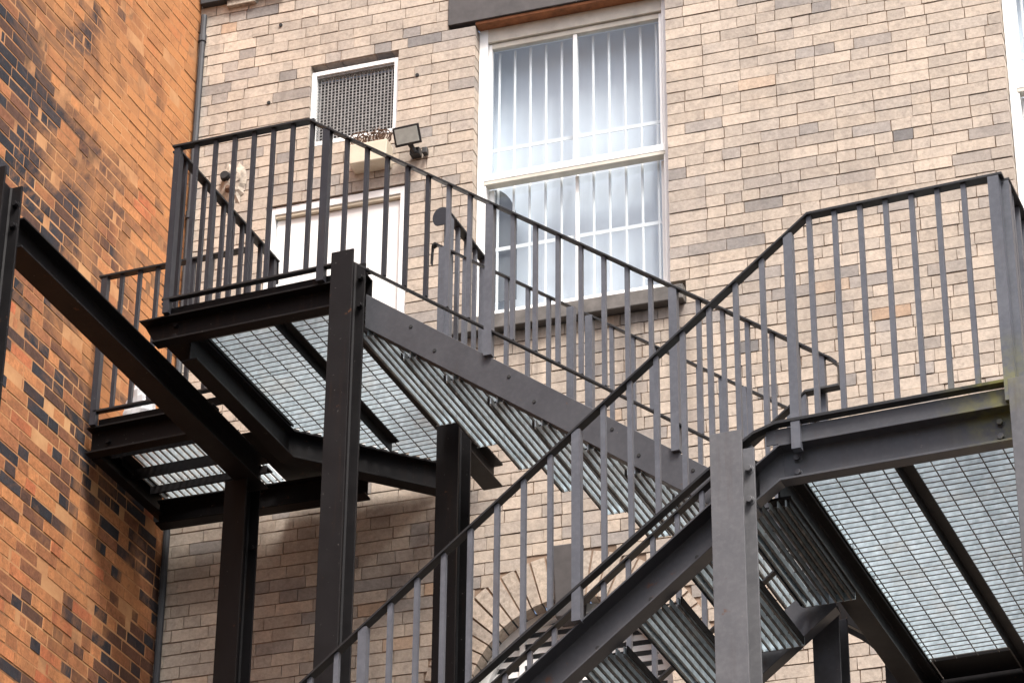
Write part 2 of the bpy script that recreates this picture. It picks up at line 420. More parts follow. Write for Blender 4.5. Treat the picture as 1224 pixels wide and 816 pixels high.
# white door
d = MB()
d.box(-6.355, -6.305, -.12, -.012, 8.0, 9.895, 0, W); d.box(-5.51, -5.46, -.12, -.012, 8.0, 9.895, 0, W); d.box(-6.305, -5.51, -.12, -.012, 9.845, 9.895, 0, W)
d.box(-6.305, -5.51, -.12, -.02, 9.825, 9.8445, 1, W)  # cream strip stands for the shadow line under the door head
door = d.build('door', [M['white'], M['cream']], tan, bevel=.003)
d = MB(); d.box(-6.30, -5.515, -.12, -.045, 8.0, 9.82, 0, W)
for z0, z1 in ((8.05, 8.75), (8.95, 9.68)):
    for a, b_ in ((-6.2, -5.95), (-5.87, -5.62)):
        d.box(a, b_, -.045, -.041, z0, z1, 0, W); d.box(a+.03, b_-.03, -.041, -.037, z0+.03, z1-.03, 0, W)
d.build('door_leaf', M['white'], door, bevel=.003)
d = MB(); d.cyl(W(-5.6, -.043, 8.95), -NI, .012, .05, 10); d.box(-5.70, -5.59, -.0, .012, 8.94, 8.96, 0, W); d.build('handle', M['lattice'], door)

# vent window with lattice
v = MB(); a, b_, z0, z1 = -6.112, -5.548, 10.295, 10.845; t = .03
v.box(a, a+t, -.1, -.02, z0, z1-.008, 0, W); v.box(b_-t, b_, -.1, -.02, z0, z1-.008, 0, W); v.box(a+t, b_-t, -.1, -.02, z1-t-.008, z1-.008, 0, W); v.box(a+t, b_-t, -.1, -.02, z0, z0+t, 0, W)
vent = v.build('vent_window', M['white'], tan, bevel=.002); vent['label'] = 'small white framed vent window with a metal lattice'
v = MB(); v.box(a+t, b_-t, -.13, -.1, z0+t, z1-t-.008, 0, W); v.build('dark_backing', M['black'], vent)
v = MB(); n_ = 22
for i in range(1, n_):
    u = a+t+(b_-a-2*t)*i/n_
    v.box(u-.0037, u+.0037, -.050, -.047, z0+t, z1-t-.009, 0, W)
    z = z0+t+(z1-z0-2*t-.008)*i/n_
    v.box(a+t, b_-t, -.054, -.051, z-.0026, z+.0026, 0, W)
v.box(a+t, b_-t, -.046, -.030, z1-t-.022, z1-t-.010, 0, W)
v.build('lattice', M['lattice'], vent)

# arched window below, voussoirs and keystone
av = MB(); r_ = random.Random(8); na = 29
for i in range(na):
    t0 = math.pi*i/na+.008; t1 = math.pi*(i+1)/na-.008
    if abs((t0+t1)/2-math.pi/2) < .09: continue
    p = []
    for n_ in (-.105, .001+r_.uniform(-.002, .002)):
        pass
    q = [(RI, t0), (RO-.012, t0), (RO-.012, t1), (RI, t1)]
    nf = r_.uniform(-.002, .003)
    pt = [(RC+rr*math.cos(tt), ZC+rr*math.sin(tt)) for rr, tt in q]
    av.hexa([W(u, -.105, z) for u, z in pt]+[W(u, nf, z) for u, z in pt], 0)
pts = []
for i in range(33):
    t = math.pi*i/32; pts.append((math.cos(t), math.sin(t)))
for i in range(32):
    (c0, s0), (c1, s1) = pts[i], pts[i+1]
    av.add([W(RC+RI*c0, -.006, ZC+RI*s0), W(RC+(RO+.05)*c0, -.006, ZC+(RO+.05)*s0), W(RC+(RO+.05)*c1, -.006, ZC+(RO+.05)*s1), W(RC+RI*c1, -.006, ZC+RI*s1)], [(0, 1, 2, 3)], 1)
arch = av.build('arch', [M['vous'], M['tan_mortar']], tan)
me = arch.data
at = me.attributes.new('tone', 'FLOAT', 'FACE'); at.data.foreach_set('value', [random.Random(i//6).uniform(.35, .85) for i in range(len(me.polygons))])
at = me.attributes.new('shade', 'FLOAT', 'FACE'); at.data.foreach_set('value', [random.Random(i//6+50).uniform(.2, .9) for i in range(len(me.polygons))])
k = MB(); k.hexa([W(RC-.065, -.1, 6.95), W(RC+.065, -.1, 6.95), W(RC+.085, -.1, 7.38), W(RC-.085, -.1, 7.38),
                  W(RC-.065, .035, 6.95), W(RC+.065, .035, 6.95), W(RC+.085, .035, 7.38), W(RC-.085, .035, 7.38)])
k.build('keystone', M['stone'], arch, bevel=.008)
aw = MB()
def archring(mb, r0, r1, n0, n1, mi):
    m_ = 28
    for i in range(m_):
        t0 = math.pi*i/m_; t1 = math.pi*(i+1)/m_
        P = [(RC+r*math.cos(t), ZC+r*math.sin(t)) for r, t in ((r0, t0), (r1, t0), (r1, t1), (r0, t1))]
        mb.hexa([W(u, n0, z) for u, z in P]+[W(u, n1, z) for u, z in P], mi)
    for s in (-1, 1):
        a, b_ = sorted((RC+s*r0, RC+s*r1)); mb.box(a, b_, n0, n1, 5.0, ZC, mi, W)
archring(aw, RI-.055, RI-.001, -.15, -.10, 0)
aw.box(RC-RI+.055, RC+RI-.055, -.15, -.10, ZC-.05, ZC+.0, 0, W)
win3 = aw.build('arched_window', M['white'], tan); win3['label'] = 'white arched window with horizontal slats under the stairs'
sl = MB()
z = 5.1
while z < ZC+RI-.06:
    hw = RI-.057 if z < ZC else math.sqrt(max(0, (RI-.057)**2-(z-ZC)**2))
    if hw > .05 and not (ZC-.08 < z < ZC+.03):
        sl.hexa([W(RC-hw, -.135, z), W(RC+hw, -.135, z), W(RC+hw, -.131, z), W(RC-hw, -.131, z), W(RC-hw, -.14, z+.034), W(RC+hw, -.14, z+.034), W(RC+hw, -.136, z+.034), W(RC-hw, -.136, z+.034)])
    z += .062
for u in (RC, RC+.3, RC-.3): sl.box(u-.014, u+.014, -.131, -.118, 5.05, ZC+math.sqrt((RI-.06)**2-(u-RC)**2), 0, W)
sl.build('slats', M['white'], win3)
bk = MB(); bk.box(RC-RI-.02, RC+RI+.02, -.22, -.20, 4.9, ZC+RI+.02, 0, W); bk.build('dark_backing', M['darkcloth'], win3)

# pale mortar patch with a broken pipe hole, projecting dark slab under the top window
p = MB(); r_ = random.Random(5); ring = []
for i in range(26):
    t = 2*math.pi*i/26; rr = 1+r_.uniform(-.22, .2)
    ring.append((-6.585+.085*rr*math.cos(t), 10.10+.15*rr*math.sin(t)))
cu_, cz_ = -6.585, 10.10
for i in range(26):
    a, b_ = ring[i], ring[(i+1) % 26]
    p.add([W(cu_, .022, cz_), W(a[0]*.6+cu_*.4, .02+r_.uniform(-.004, .006), a[1]*.6+cz_*.4), W(b_[0]*.6+cu_*.4, .02, b_[1]*.6+cz_*.4)], [(0, 1, 2)])
    p.add([W(a[0]*.6+cu_*.4, .02, a[1]*.6+cz_*.4), W(a[0], .003, a[1]), W(b_[0], .003, b_[1]), W(b_[0]*.6+cu_*.4, .02, b_[1]*.6+cz_*.4)], [(0, 1, 2, 3)])
pa = p.build('mortar_patch', M['patch'], tan)
h_ = MB(); h_.cyl(W(-6.625, .02, 10.16), -NI, .034, .03, 12, r2=.026); h_.cyl(W(-6.60, .018, 10.07), -NI, .03, .03, 9, 1, r2=.012)
h_.build('broken_pipe', [M['black'], M['stem']], pa)
s_ = MB(); s_.box(-6.865, -6.30, -.05, .05, 11.475, 11.62, 0, W); s_.box(-6.69, -6.50, -.05, .035, 11.43, 11.474, 1, W)
s_.build('sill', [M['slate'], M['patch']], tan, bevel=.004)

# holes drilled in the bricks / wall fixings
for u, z in ((-6.38, 10.66), (-5.42, 10.66), (-6.33, 11.23)):
    fx = MB(); fx.cyl(W(u, .001, z), -NI, .012, .006, 8); fx.build('wall_fixing', M['black'], tan)

# orange side wall
fo = value_noise(21); fo2 = value_noise(22)
def org_tone(r, u, z, ln):
    a = fo(u*1.5, z*1.8); b_ = fo2(u*.9, z*.7)
    p = .08+1.0*max(0, a-.5)+.4*max(0, b_-.5)
    if 7.3 < z < 8.3 and u > .4: p += .16
    if 8.6 < z < 10.4 and .9 < u < 2.6: p += .18
    if ln < .15: p *= 1.5
    if z < 7.2: p *= .35
    if r.random() < p: return r.uniform(.0, .26)
    return min(1, max(.28, .63+.36*(r.random()-.5)*2-(.2 if b_ > .6 else 0)))
side = empty('brick_building', L(5, 0, GZ)); tag(side, 'orange brick side wall with scattered blue-black burnt bricks at the left', 'building')
brick_wall('wall', L, -.04, 11.5, ZB+.03, 12.15, [], [M['org'], M['org_mortar']], side, 9, org_tone, joint=.013, rec=.0015, jit=.8)
c = MB(); c.box(0, 11.5, -.32, .05, 12.12, 12.24, 0, L); c.build('coping', M['stone'], side)

# corner flashing pipe
c = MB(); c.tube([W(-6.845, .022, z) for z in (GZ, 2, 5, 7.6, 9, 11.4)], .02, 10)
for z in (8.4, 9.9, 11.2, 6.7): c.cyl(W(-6.845, .022, z), Z, .026, .05, 10)
tag(c.build('corner_pipe', M['slate'], None), 'thin dark grey pipe running down the corner between the orange and tan walls', 'pipe')

# floodlight
fl = empty('floodlight', W(-5.45, 0, 10.10)); tag(fl, 'small black floodlight with a pale glass face beside the vent window', 'floodlight')
def FL(a, b_, c_):                              # tilted lamp head: a across, b up the face, c forward
    t = math.radians(-30); R = math.radians(-2)
    a2, b2 = a*math.cos(R)+b_*math.sin(R), -a*math.sin(R)+b_*math.cos(R)
    return W(-5.425+a2, -.0+.13+c_*math.cos(t)+b2*math.sin(-t)*1., 10.145+b2*math.cos(t)+c_*math.sin(t))
b = MB()
b.hexa([FL(-.085, -.06, 0), FL(.085, -.06, 0), FL(.055, -.035, -.07), FL(-.055, -.035, -.07), FL(-.085, .06, 0), FL(.085, .06, 0), FL(.055, .035, -.07), FL(-.055, .035, -.07)])
b.build('lamp_housing', M['lampbody'], fl, bevel=.004)
b = MB(); b.hexa([FL(-.070, -.045, .001), FL(.070, -.045, .001), FL(.070, .045, .001), FL(-.070, .045, .001), FL(-.070, -.045, .005), FL(.070, -.045, .005), FL(.070, .045, .005), FL(-.070, .045, .005)])
b.build('lamp_glass', M['lampglass'], fl)
b = MB(); b.box(-5.435, -5.375, .0, .055, 10.06, 10.105, 0, W); b.box(-5.36, -5.33, .01, .05, 10.06, 10.10, 0, W); b.tube([W(-5.40, .05, 10.07), W(-5.42, .075, 10.11), W(-5.44, .10, 10.14)], .016, 8)
b.build('bracket', M['lampbody'], fl, bevel=.003)

# cream box with dry stems
bx = empty('planter_box', W(-5.70, 0, 10.06)); tag(bx, 'cream wall box with wiry dry stems below the vent window', 'planter')
b = MB(); b.hexa([W(-5.795, .0, 10.02), W(-5.565, .0, 10.02), W(-5.565, .10, 10.035), W(-5.795, .10, 10.035), W(-5.805, .0, 10.165), W(-5.557, .0, 10.165), W(-5.557, .11, 10.165), W(-5.805, .11, 10.165)])
b.build('trough', M['cream'], bx, bevel=.006)
b = MB(); r_ = random.Random(2)
for cu_ in (-5.775, -5.725, -5.665, -5.615, -5.59):
    R_ = r_.uniform(.038, .06); cz_ = 10.175+R_*.9; ph = r_.uniform(0, 6); cn = r_.uniform(.03, .1)
    pts = [W(cu_+R_*math.cos(ph+t*.42)*(1-t*.018), cn+.02*math.sin(t*.3), cz_+R_*math.sin(ph+t*.42)*(1-t*.018)) for t in range(28)]
    b.tube(pts, .0045, 5)
    for j in range(7):
        t = r_.uniform(0, math.pi); b.tube([W(cu_, cn, 10.165), W(cu_+R_*.6*math.cos(t), cn+r_.uniform(-.02, .03), cz_+R_*.5*math.sin(t)), W(cu_+R_*1.3*math.cos(t), cn+r_.uniform(-.03, .04), cz_+R_*1.1*math.sin(t))], .0025, 4)
b.build('dry_stems', M['stem'], bx)

# ------------------------------------------------------------------ fire escape
FE = empty('fire_escape', (-4.9, 11.8, GZ))
tag(FE, 'dark grey steel fire escape of two barred flights and open grating landings on columns', 'fire escape')

def column(x0, x1, yf, yr, z1, mkey, bolts=(), cap=0.):
    mb = MB(); tf = .012; xc = (x0+x1)/2
    mb.box(x0, x1, yf, yf+tf, GZ, z1+cap); mb.box(x0, x1, yr-tf, yr, GZ, z1); mb.box(xc-.005, xc+.005, yf+tf-.001, yr-tf+.001, GZ, z1)
    for sx in (-1, 1):                          # root fillets
        for yy, sy in ((yf+tf, 1), (yr-tf, -1)):
            xx = xc+sx*.005
            mb.add([(xx, yy, GZ), (xx+sx*.009, yy, GZ), (xx, yy+sy*.009, GZ), (xx, yy, z1-.001), (xx+sx*.009, yy, z1-.001), (xx, yy+sy*.009, z1-.001)], [(0, 1, 4, 3), (1, 2, 5, 4), (0, 2, 5, 3), (3, 4, 5)])
    for dx, z in bolts: mb.bolt((xc+dx, yr-tf, z), (0, -1, 0), .015, .02)
    mb.box(x0-.06, x1+.06, yf-.06, yr+.06, GZ, GZ+.015)
    return mb.build('column', M[mkey], FE, bevel=.002)
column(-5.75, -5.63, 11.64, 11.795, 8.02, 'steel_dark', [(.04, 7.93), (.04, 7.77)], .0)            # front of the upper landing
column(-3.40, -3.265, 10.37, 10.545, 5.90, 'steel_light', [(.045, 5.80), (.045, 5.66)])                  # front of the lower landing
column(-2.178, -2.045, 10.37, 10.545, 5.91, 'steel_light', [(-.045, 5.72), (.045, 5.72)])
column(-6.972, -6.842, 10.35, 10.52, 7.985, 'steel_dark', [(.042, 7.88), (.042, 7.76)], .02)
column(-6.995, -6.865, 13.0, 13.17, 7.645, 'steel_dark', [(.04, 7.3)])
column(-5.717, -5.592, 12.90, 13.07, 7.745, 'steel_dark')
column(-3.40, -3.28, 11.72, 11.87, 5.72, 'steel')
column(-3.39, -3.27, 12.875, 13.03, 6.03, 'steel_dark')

def Ibeam(p0, p1, w, h, mkey, tf=.011, tw=.008, name='beam'):
    p0, p1 = Vector(p0), Vector(p1); d = (p1-p0); dh = Vector((d.x, d.y, 0)).normalized(); sd = Vector((dh.y, -dh.x, 0))
    hw = w/2; t = tw/2
    sec = [(-hw, 0), (hw, 0), (hw, tf), (t, tf), (t, h-tf), (hw, h-tf), (hw, h), (-hw, h), (-hw, h-tf), (-t, h-tf), (-t, tf), (-hw, tf)]
    mb = MB(); mb.sweep(sec, [p0, p1], sd, Z); return mb
def beam(*a, bolts=(), **k):
    mb = Ibeam(*a, **k)
    for p, ax in bolts: mb.bolt(p, ax)
    return mb.build('beam', M[a[4]], FE, bevel=.002)
def Csec(h, fl, s, tw=.008, tf=.010):           # channel, web at 0, flanges towards s (+/-1); local a = depth, b = up
    q = [(0, 0), (s*fl, 0), (s*fl, tf), (s*tw, tf), (s*tw, h-tf), (s*fl, h-tf), (s*fl, h), (0, h)]
    return q
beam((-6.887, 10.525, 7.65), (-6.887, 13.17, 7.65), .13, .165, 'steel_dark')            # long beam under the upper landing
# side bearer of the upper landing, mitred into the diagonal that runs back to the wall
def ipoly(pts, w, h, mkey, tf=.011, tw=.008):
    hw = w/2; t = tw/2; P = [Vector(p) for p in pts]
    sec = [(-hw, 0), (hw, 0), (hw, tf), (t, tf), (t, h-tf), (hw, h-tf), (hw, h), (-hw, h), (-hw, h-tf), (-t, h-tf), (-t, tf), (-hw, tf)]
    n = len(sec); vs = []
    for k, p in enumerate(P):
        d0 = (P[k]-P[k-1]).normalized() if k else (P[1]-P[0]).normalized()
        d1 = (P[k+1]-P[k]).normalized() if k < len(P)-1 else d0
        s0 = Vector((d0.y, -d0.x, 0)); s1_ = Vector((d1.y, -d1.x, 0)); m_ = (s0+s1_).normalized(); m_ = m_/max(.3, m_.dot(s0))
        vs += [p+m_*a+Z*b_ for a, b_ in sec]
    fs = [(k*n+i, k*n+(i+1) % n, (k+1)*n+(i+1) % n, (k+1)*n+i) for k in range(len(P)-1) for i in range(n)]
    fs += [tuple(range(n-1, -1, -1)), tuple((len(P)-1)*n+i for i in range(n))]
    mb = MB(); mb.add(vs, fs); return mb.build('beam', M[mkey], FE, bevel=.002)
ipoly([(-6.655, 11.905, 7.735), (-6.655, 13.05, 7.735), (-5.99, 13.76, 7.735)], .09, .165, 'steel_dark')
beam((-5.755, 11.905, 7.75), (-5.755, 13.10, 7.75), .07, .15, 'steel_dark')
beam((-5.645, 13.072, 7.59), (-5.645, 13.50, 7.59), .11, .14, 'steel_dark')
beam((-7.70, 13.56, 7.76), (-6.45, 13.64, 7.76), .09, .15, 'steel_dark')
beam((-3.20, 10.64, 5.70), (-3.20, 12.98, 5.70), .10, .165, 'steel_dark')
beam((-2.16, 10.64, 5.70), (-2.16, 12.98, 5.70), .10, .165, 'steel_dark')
# curved knee plate where the upper flight meets the rear column
kb = MB(); sec = [(-3.385, 5.84), (-3.385, 6.12), (-3.62, 6.29), (-3.62, 6.20), (-3.578, 6.174), (-3.53, 6.14), (-3.487, 6.103), (-3.445, 6.055), (-3.41, 6.004), (-3.395, 5.937), (-3.391, 5.87)]
kb.sweep(sec, [(0, 12.96, 0), (0, 12.972, 0)], X, Z); kb.build('knee_plate', M['steel_dark'], FE)

# landing edge channels (open side outwards)
def channel_x(x0, x1, yweb, z0, h, fl, mkey, bolts=(), mitre=0.):
    mb = MB(); sec = Csec(h, fl, -1)
    n = len(sec); vs = []
    for a, b_ in sec: vs.append((x0+(mitre*(1-b_/h) if mitre else 0), yweb+a, z0+b_))
    for a, b_ in sec: vs.append((x1, yweb+a, z0+b_))
    fs = [(i, (i+1) % n, n+(i+1) % n, n+i) for i in range(n)]+[tuple(range(n-1, -1, -1)), tuple(range(n, 2*n))]
    mb.add(vs, fs)
    for x, z in bolts: mb.bolt((x, yweb-.008, z), (0, -1, 0), .014, .016)
    return mb
channel_x(-6.905, -5.63, 11.875, 7.82, .146, .072, 'steel_dark', [(-6.72, 7.93), (-6.72, 7.865), (-5.80, 7.92), (-5.80, 7.86)], .085).build('landing_frame', M['steel_dark'], FE, bevel=.0015)
mb = channel_x(-7.73, -6.96, 12.82, 7.83, .16, .07, 'steel_dark', [(-7.62, 7.91)])
mb.build('landing_frame', M['steel_dark'], FE, bevel=.0015)
mb = MB(); mb.sweep(Csec(.16, .06, 1), [(-7.73, 12.83, 7.83), (-7.73, 13.62, 7.83)], X, Z)
mb.build('landing_frame', M['steel_dark'], FE, bevel=.0015)
mb = channel_x(-3.165, -2.18, 10.615, 5.738, .166, .065, 'steel', [(-3.105, 5.852), (-3.105, 5.785), (-2.27, 5.85), (-2.27, 5.785)])
mb.sweep(Csec(.166, .065, -1), [(-3.165, 10.615, 5.738), (-3.27, 10.615, 5.662)], Yv, Z)         # mitred knee into the stringer
mb.build('landing_frame', M['steel'], FE, bevel=.0015)
mb = MB(); mb.sweep(Csec(.166, .07, 1), [(-3.24, 12.99, 5.72), (-2.1, 12.99, 5.72)], Yv, Z); mb.build('landing_frame', M['steel_dark'], FE)
# deck edge strips (toe plates)
mb = MB(); mb.box(-3.22, -2.19, 10.556, 10.562, 5.906, 5.974); mb.box(-3.22, -2.19, 10.562, 10.64, 5.966, 5.974)
mb.build('toe_plate', M['steel'], FE)
mb = MB(); mb.box(-6.74, -5.64, 11.836, 11.842, 7.970, 8.022); mb.box(-6.74, -5.64, 11.842, 11.89, 8.014, 8.022); mb.build('toe_plate', M['steel_dark'], FE)
mb = MB(); mb.box(-7.68, -6.86, 12.786, 12.792, 7.994, 8.046); mb.build('toe_plate', M['steel_dark'], FE)

# gratings ------------------------------------------------------------
def clip_seg(a, b_, poly_f): return (a, b_)
def grating_x(x0, x1, y0, y1, zt, lim=None, pitch=.047, rod=.1, h=.036):
    """bearing bars along x, cross rods along y; lim(y) -> x limits at that depth"""
    mb = MB(); y = y0; ja = random.Random(int(y0*977))
    while y <= y1+1e-6:
        a, b_ = (x0, x1) if not lim else lim(y)
        if b_-a > .05:
            w_ = ja.uniform(-.0015, .0015)
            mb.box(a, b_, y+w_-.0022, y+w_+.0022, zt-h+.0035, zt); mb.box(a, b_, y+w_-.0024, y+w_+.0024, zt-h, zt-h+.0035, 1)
        y += pitch
    x = x0+.02
    while x < x1:
        yy = [q for q in [y0+(y1-y0)*i/60 for i in range(61)] if (not lim) or (lim(q)[0] <= x <= lim(q)[1])]
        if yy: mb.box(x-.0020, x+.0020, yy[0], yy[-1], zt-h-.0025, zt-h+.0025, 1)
        x += rod
    # edge bands
    mb.box(x0-.004, x0, y0, y1 if not lim else y0+(y1-y0)*.6, zt-h, zt)
    return mb
def limA(y):
    a = -6.70
    if y > 13.06: a = -6.655+(y-13.06)*(.665/.71)
    return (a, -5.775)
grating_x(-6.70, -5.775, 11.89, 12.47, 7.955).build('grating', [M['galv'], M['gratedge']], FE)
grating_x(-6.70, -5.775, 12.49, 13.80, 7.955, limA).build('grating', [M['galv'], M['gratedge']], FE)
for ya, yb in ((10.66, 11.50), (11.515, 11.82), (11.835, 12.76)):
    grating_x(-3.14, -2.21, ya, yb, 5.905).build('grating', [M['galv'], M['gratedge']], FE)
def grating_y(x0, x1, y0, y1, zt, pitch=.041, h=.036):
    mb = MB(); x = x0
    while x <= x1:
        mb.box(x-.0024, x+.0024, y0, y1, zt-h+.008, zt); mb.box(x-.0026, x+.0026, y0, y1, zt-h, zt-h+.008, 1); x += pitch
    y = y0+.03
    while y < y1: mb.box(x0, x1, y-.0025, y+.0025, zt-.006, zt-.001, 1); y += .2
    return mb
grating_y(-7.69, -6.96, 12.83, 13.70, 7.985).build('grating', [M['galv'], M['gratedge']], FE)
mb = MB(); mb.box(-3.265, -3.142, 10.66, 12.98, 5.872, 5.88); mb.box(-3.15, -3.142, 10.66, 12.98, 5.88, 5.905); mb.build('edge_angle', M['steel_dark'], FE)
mb = MB(); mb.box(-3.135, -2.2, 12.765, 12.98, 5.872, 5.88); mb.box(-3.135, -2.2, 12.765, 12.772, 5.88, 5.905); mb.build('edge_angle', M['steel_dark'], FE)
mb = MB(); mb.box(-6.70, -6.60, 11.89, 13.0, 7.908, 7.915); mb.box(-6.607, -6.60, 11.89, 13.0, 7.9, 7.908); mb.build('edge_angle', M['steel_dark'], FE)
mb = MB(); mb.add([(-6.95, 13.05, 7.945), (-6.70, 13.05, 7.945), (-6.02, 13.78, 7.945), (-6.95, 13.72, 7.945), (-6.95, 13.05, 7.951), (-6.70, 13.05, 7.951), (-6.02, 13.78, 7.951), (-6.95, 13.72, 7.951)],
    [(3, 2, 1, 0), (4, 5, 6, 7), (0, 1, 5, 4), (1, 2, 6, 5), (2, 3, 7, 6), (3, 0, 4, 7)]); mb.build('threshold_plate', M['steel_dark'], FE)
mb = MB(); mb.box(-6.90, -6.71, 11.89, 13.04, 7.968, 7.974); mb.build('edge_plate', M['steel_dark'], FE)
# joists under the gratings
def joist(x0, x1, y0, y1, z0, z1, mk='steel_dark', ang=True):
    mb = MB(); mb.box(x0, x1, y0, y1, z1-.008, z1)
    if x1-x0 < y1-y0: mb.box(x0, x0+.008, y0, y1, z0, z1-.008)
    else: mb.box(x0, x1, y0, y0+.008, z0, z1-.008)
    return mb.build('joist', M[mk], FE)
joist(-6.20, -6.15, 11.90, 13.38, 7.86, 7.919)
joist(-2.745, -2.69, 10.66, 12.95, 5.81, 5.866)
joist(-7.69, -6.97, 13.20, 13.28, 7.88, 7.946); joist(-7.69, -6.97, 12.97, 13.03, 7.90, 7.946); joist(-7.69, -6.97, 13.42, 13.50, 7.90, 7.946); joist(-7.69, -6.97, 12.83, 12.89, 7.92, 7.946); joist(-7.67, -7.61, 13.04, 13.19, 7.90, 7.946)
joist(-7.05, -7.0, 12.83, 13.5, 7.88, 7.948)

# treads ---------------------------------------------------------------
def tread_mesh(wd, gx, mirror):
    """open grating tread, local: x 0..gx going, y 0..wd, top at z=0, nosing at x=0 (upper/front edge of travel)"""
    mb = MB(); n = max(2, round(gx/.033)); p = gx/n
    for i in range(n):
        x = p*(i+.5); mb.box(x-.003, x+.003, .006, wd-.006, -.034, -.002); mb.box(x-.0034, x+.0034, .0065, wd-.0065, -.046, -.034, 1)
    y = .05
    while y < wd-.03: mb.box(.012, gx-.004, y-.0025, y+.0025, -.009, -.003, 1); y += .2
    mb.box(0, gx, wd-.005, wd, -.040, .0, 0)            # end plates
    xn = gx if not mirror else 0.
    if not mirror: mb.box(gx-.03, gx+.003, .005, wd-.005, -.002, .003, 2); mb.box(gx-.003, gx+.003, .005, wd-.005, -.036, -.002, 2); mb.box(0, .005, .005, wd-.005, -.036, -.001, 2)
    else: mb.box(-.003, .03, .005, wd-.005, -.002, .003, 2); mb.box(-.003, .003, .005, wd-.005, -.036, -.002, 2); mb.box(gx-.005, gx, .005, wd-.005, -.036, -.001, 2)
    return mb
def flight_treads(n, x_first, dx, z_first, dz, y0, wd, gx, mirror):
    first = None
    for k_ in range(n):
        x = x_first+dx*k_; z = z_first+dz*k_
        if first is None:
            mb = tread_mesh(wd, gx, mirror); mb.v = [(v[0]+x, v[1]+y0, v[2]+z) for v in mb.v]
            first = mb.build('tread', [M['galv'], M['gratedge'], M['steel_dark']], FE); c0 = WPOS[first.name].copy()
        else:
            copy_of(first, c0+Vector((dx*k_, 0, dz*k_)), FE)
flight_treads(1, -5.715, .23, 7.825, 0, 11.816, .975, .045, False)
flight_treads(9, -5.67, .23, 7.654, -.171, 11.816, .975, .232, False)
flight_treads(10, -3.397, -.233, 5.705, -.178, 10.645, .93, .238, True)

# stringers -------------------------------------------------------------
def stringer(pts, h, fl, s, mkey, bolts=()):
    mb = MB(); mb.sweep(Csec(h, fl, s), pts, Yv, Z)
    for p, ax in bolts: mb.cyl(p, ax, .010, .004, 8, 1)
    return mb.build('stringer', [M[mkey], M['black']], FE, bevel=.0015)
S1 = lambda x: 7.838-.742*(x+5.618)
bl = [((x, 11.80, S1(x)-.055-dz), (0, -1, 0)) for x in (-5.38, -4.86, -4.34, -3.95) for dz in (0, )]
bl += [((x+.13, 11.80, S1(x+.13)-.12), (0, -1, 0)) for x in (-5.38, -4.86, -4.34)]
stringer([(-5.628, 11.80, S1(-5.628)-.19), (-3.262, 11.80, S1(-3.262)-.19)], .19, .065, 1, 'steel', bl)
stringer([(-5.61, 12.80, S1(-5.61)-.15), (-3.262, 12.80, S1(-3.262)-.15)], .15, .05, 1, 'steel_dark')
S2 = lambda x: 5.695+.765*(x+3.466)
bl = [((x, 10.632, S2(x)-.13), (0, -1, 0)) for x in (-3.55, -3.75, -3.98, -4.22, -4.5)]
stringer([(-3.272, 10.64, S2(-3.272)-.2), (-5.75, 10.64, S2(-5.75)-.2)], .2, .085, -1, 'steel', bl)
stringer([(-3.255, 11.60, S2(-3.255)-.2), (-5.75, 11.60, S2(-5.75)-.2)], .2, .07, 1, 'steel')

# railings ----------------------------------------------------------------
FB = [(-.024, -.006), (.024, -.006), (.024, .006), (-.024, .006)]       # flat bar, lying
def baluster_mesh(h, s):
    mb = MB(); mb.box(-s, s, -s, s, 0, h); return mb
BAL = {}
def baluster(parent, x, y, z0, z1, s=.0105, name='baluster', mk='rail'):
    key = (round(z1-z0, 3), s, name, mk)
    if key in BAL: return copy_of(BAL[key], Vector((x, y, z0)), parent)
    mb = MB(); mb.box(x-s, x+s, y-s, y+s, z0, z1)
    o = mb.build(name, M[mk], parent); BAL[key] = o
    WPOS[o.name] = Vector((x, y, z0)); return o
def rail_part(paths, side=Yv, mk='handrail'):
    top = None
    for i, (p, sd, sec) in enumerate(paths):
        mb = MB(); mb.sweep(sec, p, sd, Z)
        o = mb.build('railing' if i == 0 else ('bottom_rail' if i == 1 else 'rail_return'), M[mk], top or FE, bevel=.001)
        top = top or o
    return top
KB = [(-.018, -.006), (.018, -.006), (.018, .006), (-.018, .006)]

# 1. front rail of the upper landing running down the upper flight
H1 = lambda x: 8.963 if x < -5.978 else 8.957-.7295*(x+5.978)
B1 = lambda x: 8.050-.7395*(x+5.707)
yr = 11.80
hook = [(-3.267, yr, 6.974), (-3.245, yr, 6.955), (-3.24, yr, 6.84), (-3.245, yr, 6.815)]
r1 = rail_part([([(-6.772, yr, 8.985), (-5.985, yr, 8.963), (-3.275, yr, H1(-3.275))], Yv, FB),
                ([(-6.77, yr, 8.052), (-5.72, yr, 8.052), (-3.30, yr, B1(-3.30))], Yv, KB),
                ([(-3.275, yr, 6.985-.0), (-3.245, yr, 6.955), (-3.243, yr, 6.84)], Yv, [(-.024, -.012), (.024, -.012), (.024, .006), (-.024, .006)])])
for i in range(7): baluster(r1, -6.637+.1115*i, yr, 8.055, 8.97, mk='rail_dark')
baluster(r1, -6.745, yr, 7.97, 8.975, .017, 'post', 'rail_dark'); baluster(r1, -5.88, yr, 7.97, H1(-5.88), .020, 'post', 'rail_dark')
x = -5.88; 
for i in range(1, 23):
    x = -5.88+.1146*i+(0.0 if i <= 8 else .003*(i-8))
    if i in (8, 16, 22): baluster(r1, {8: -4.967, 16: -4.027, 22: -3.322}[i], yr, S1(x)+.0, H1(x)-.004, .020 if i < 22 else .016, 'post')
    else: baluster(r1, x, yr, B1(x)+.004, H1(x)-.004, mk='rail_dark' if x < -5.3 else 'rail')
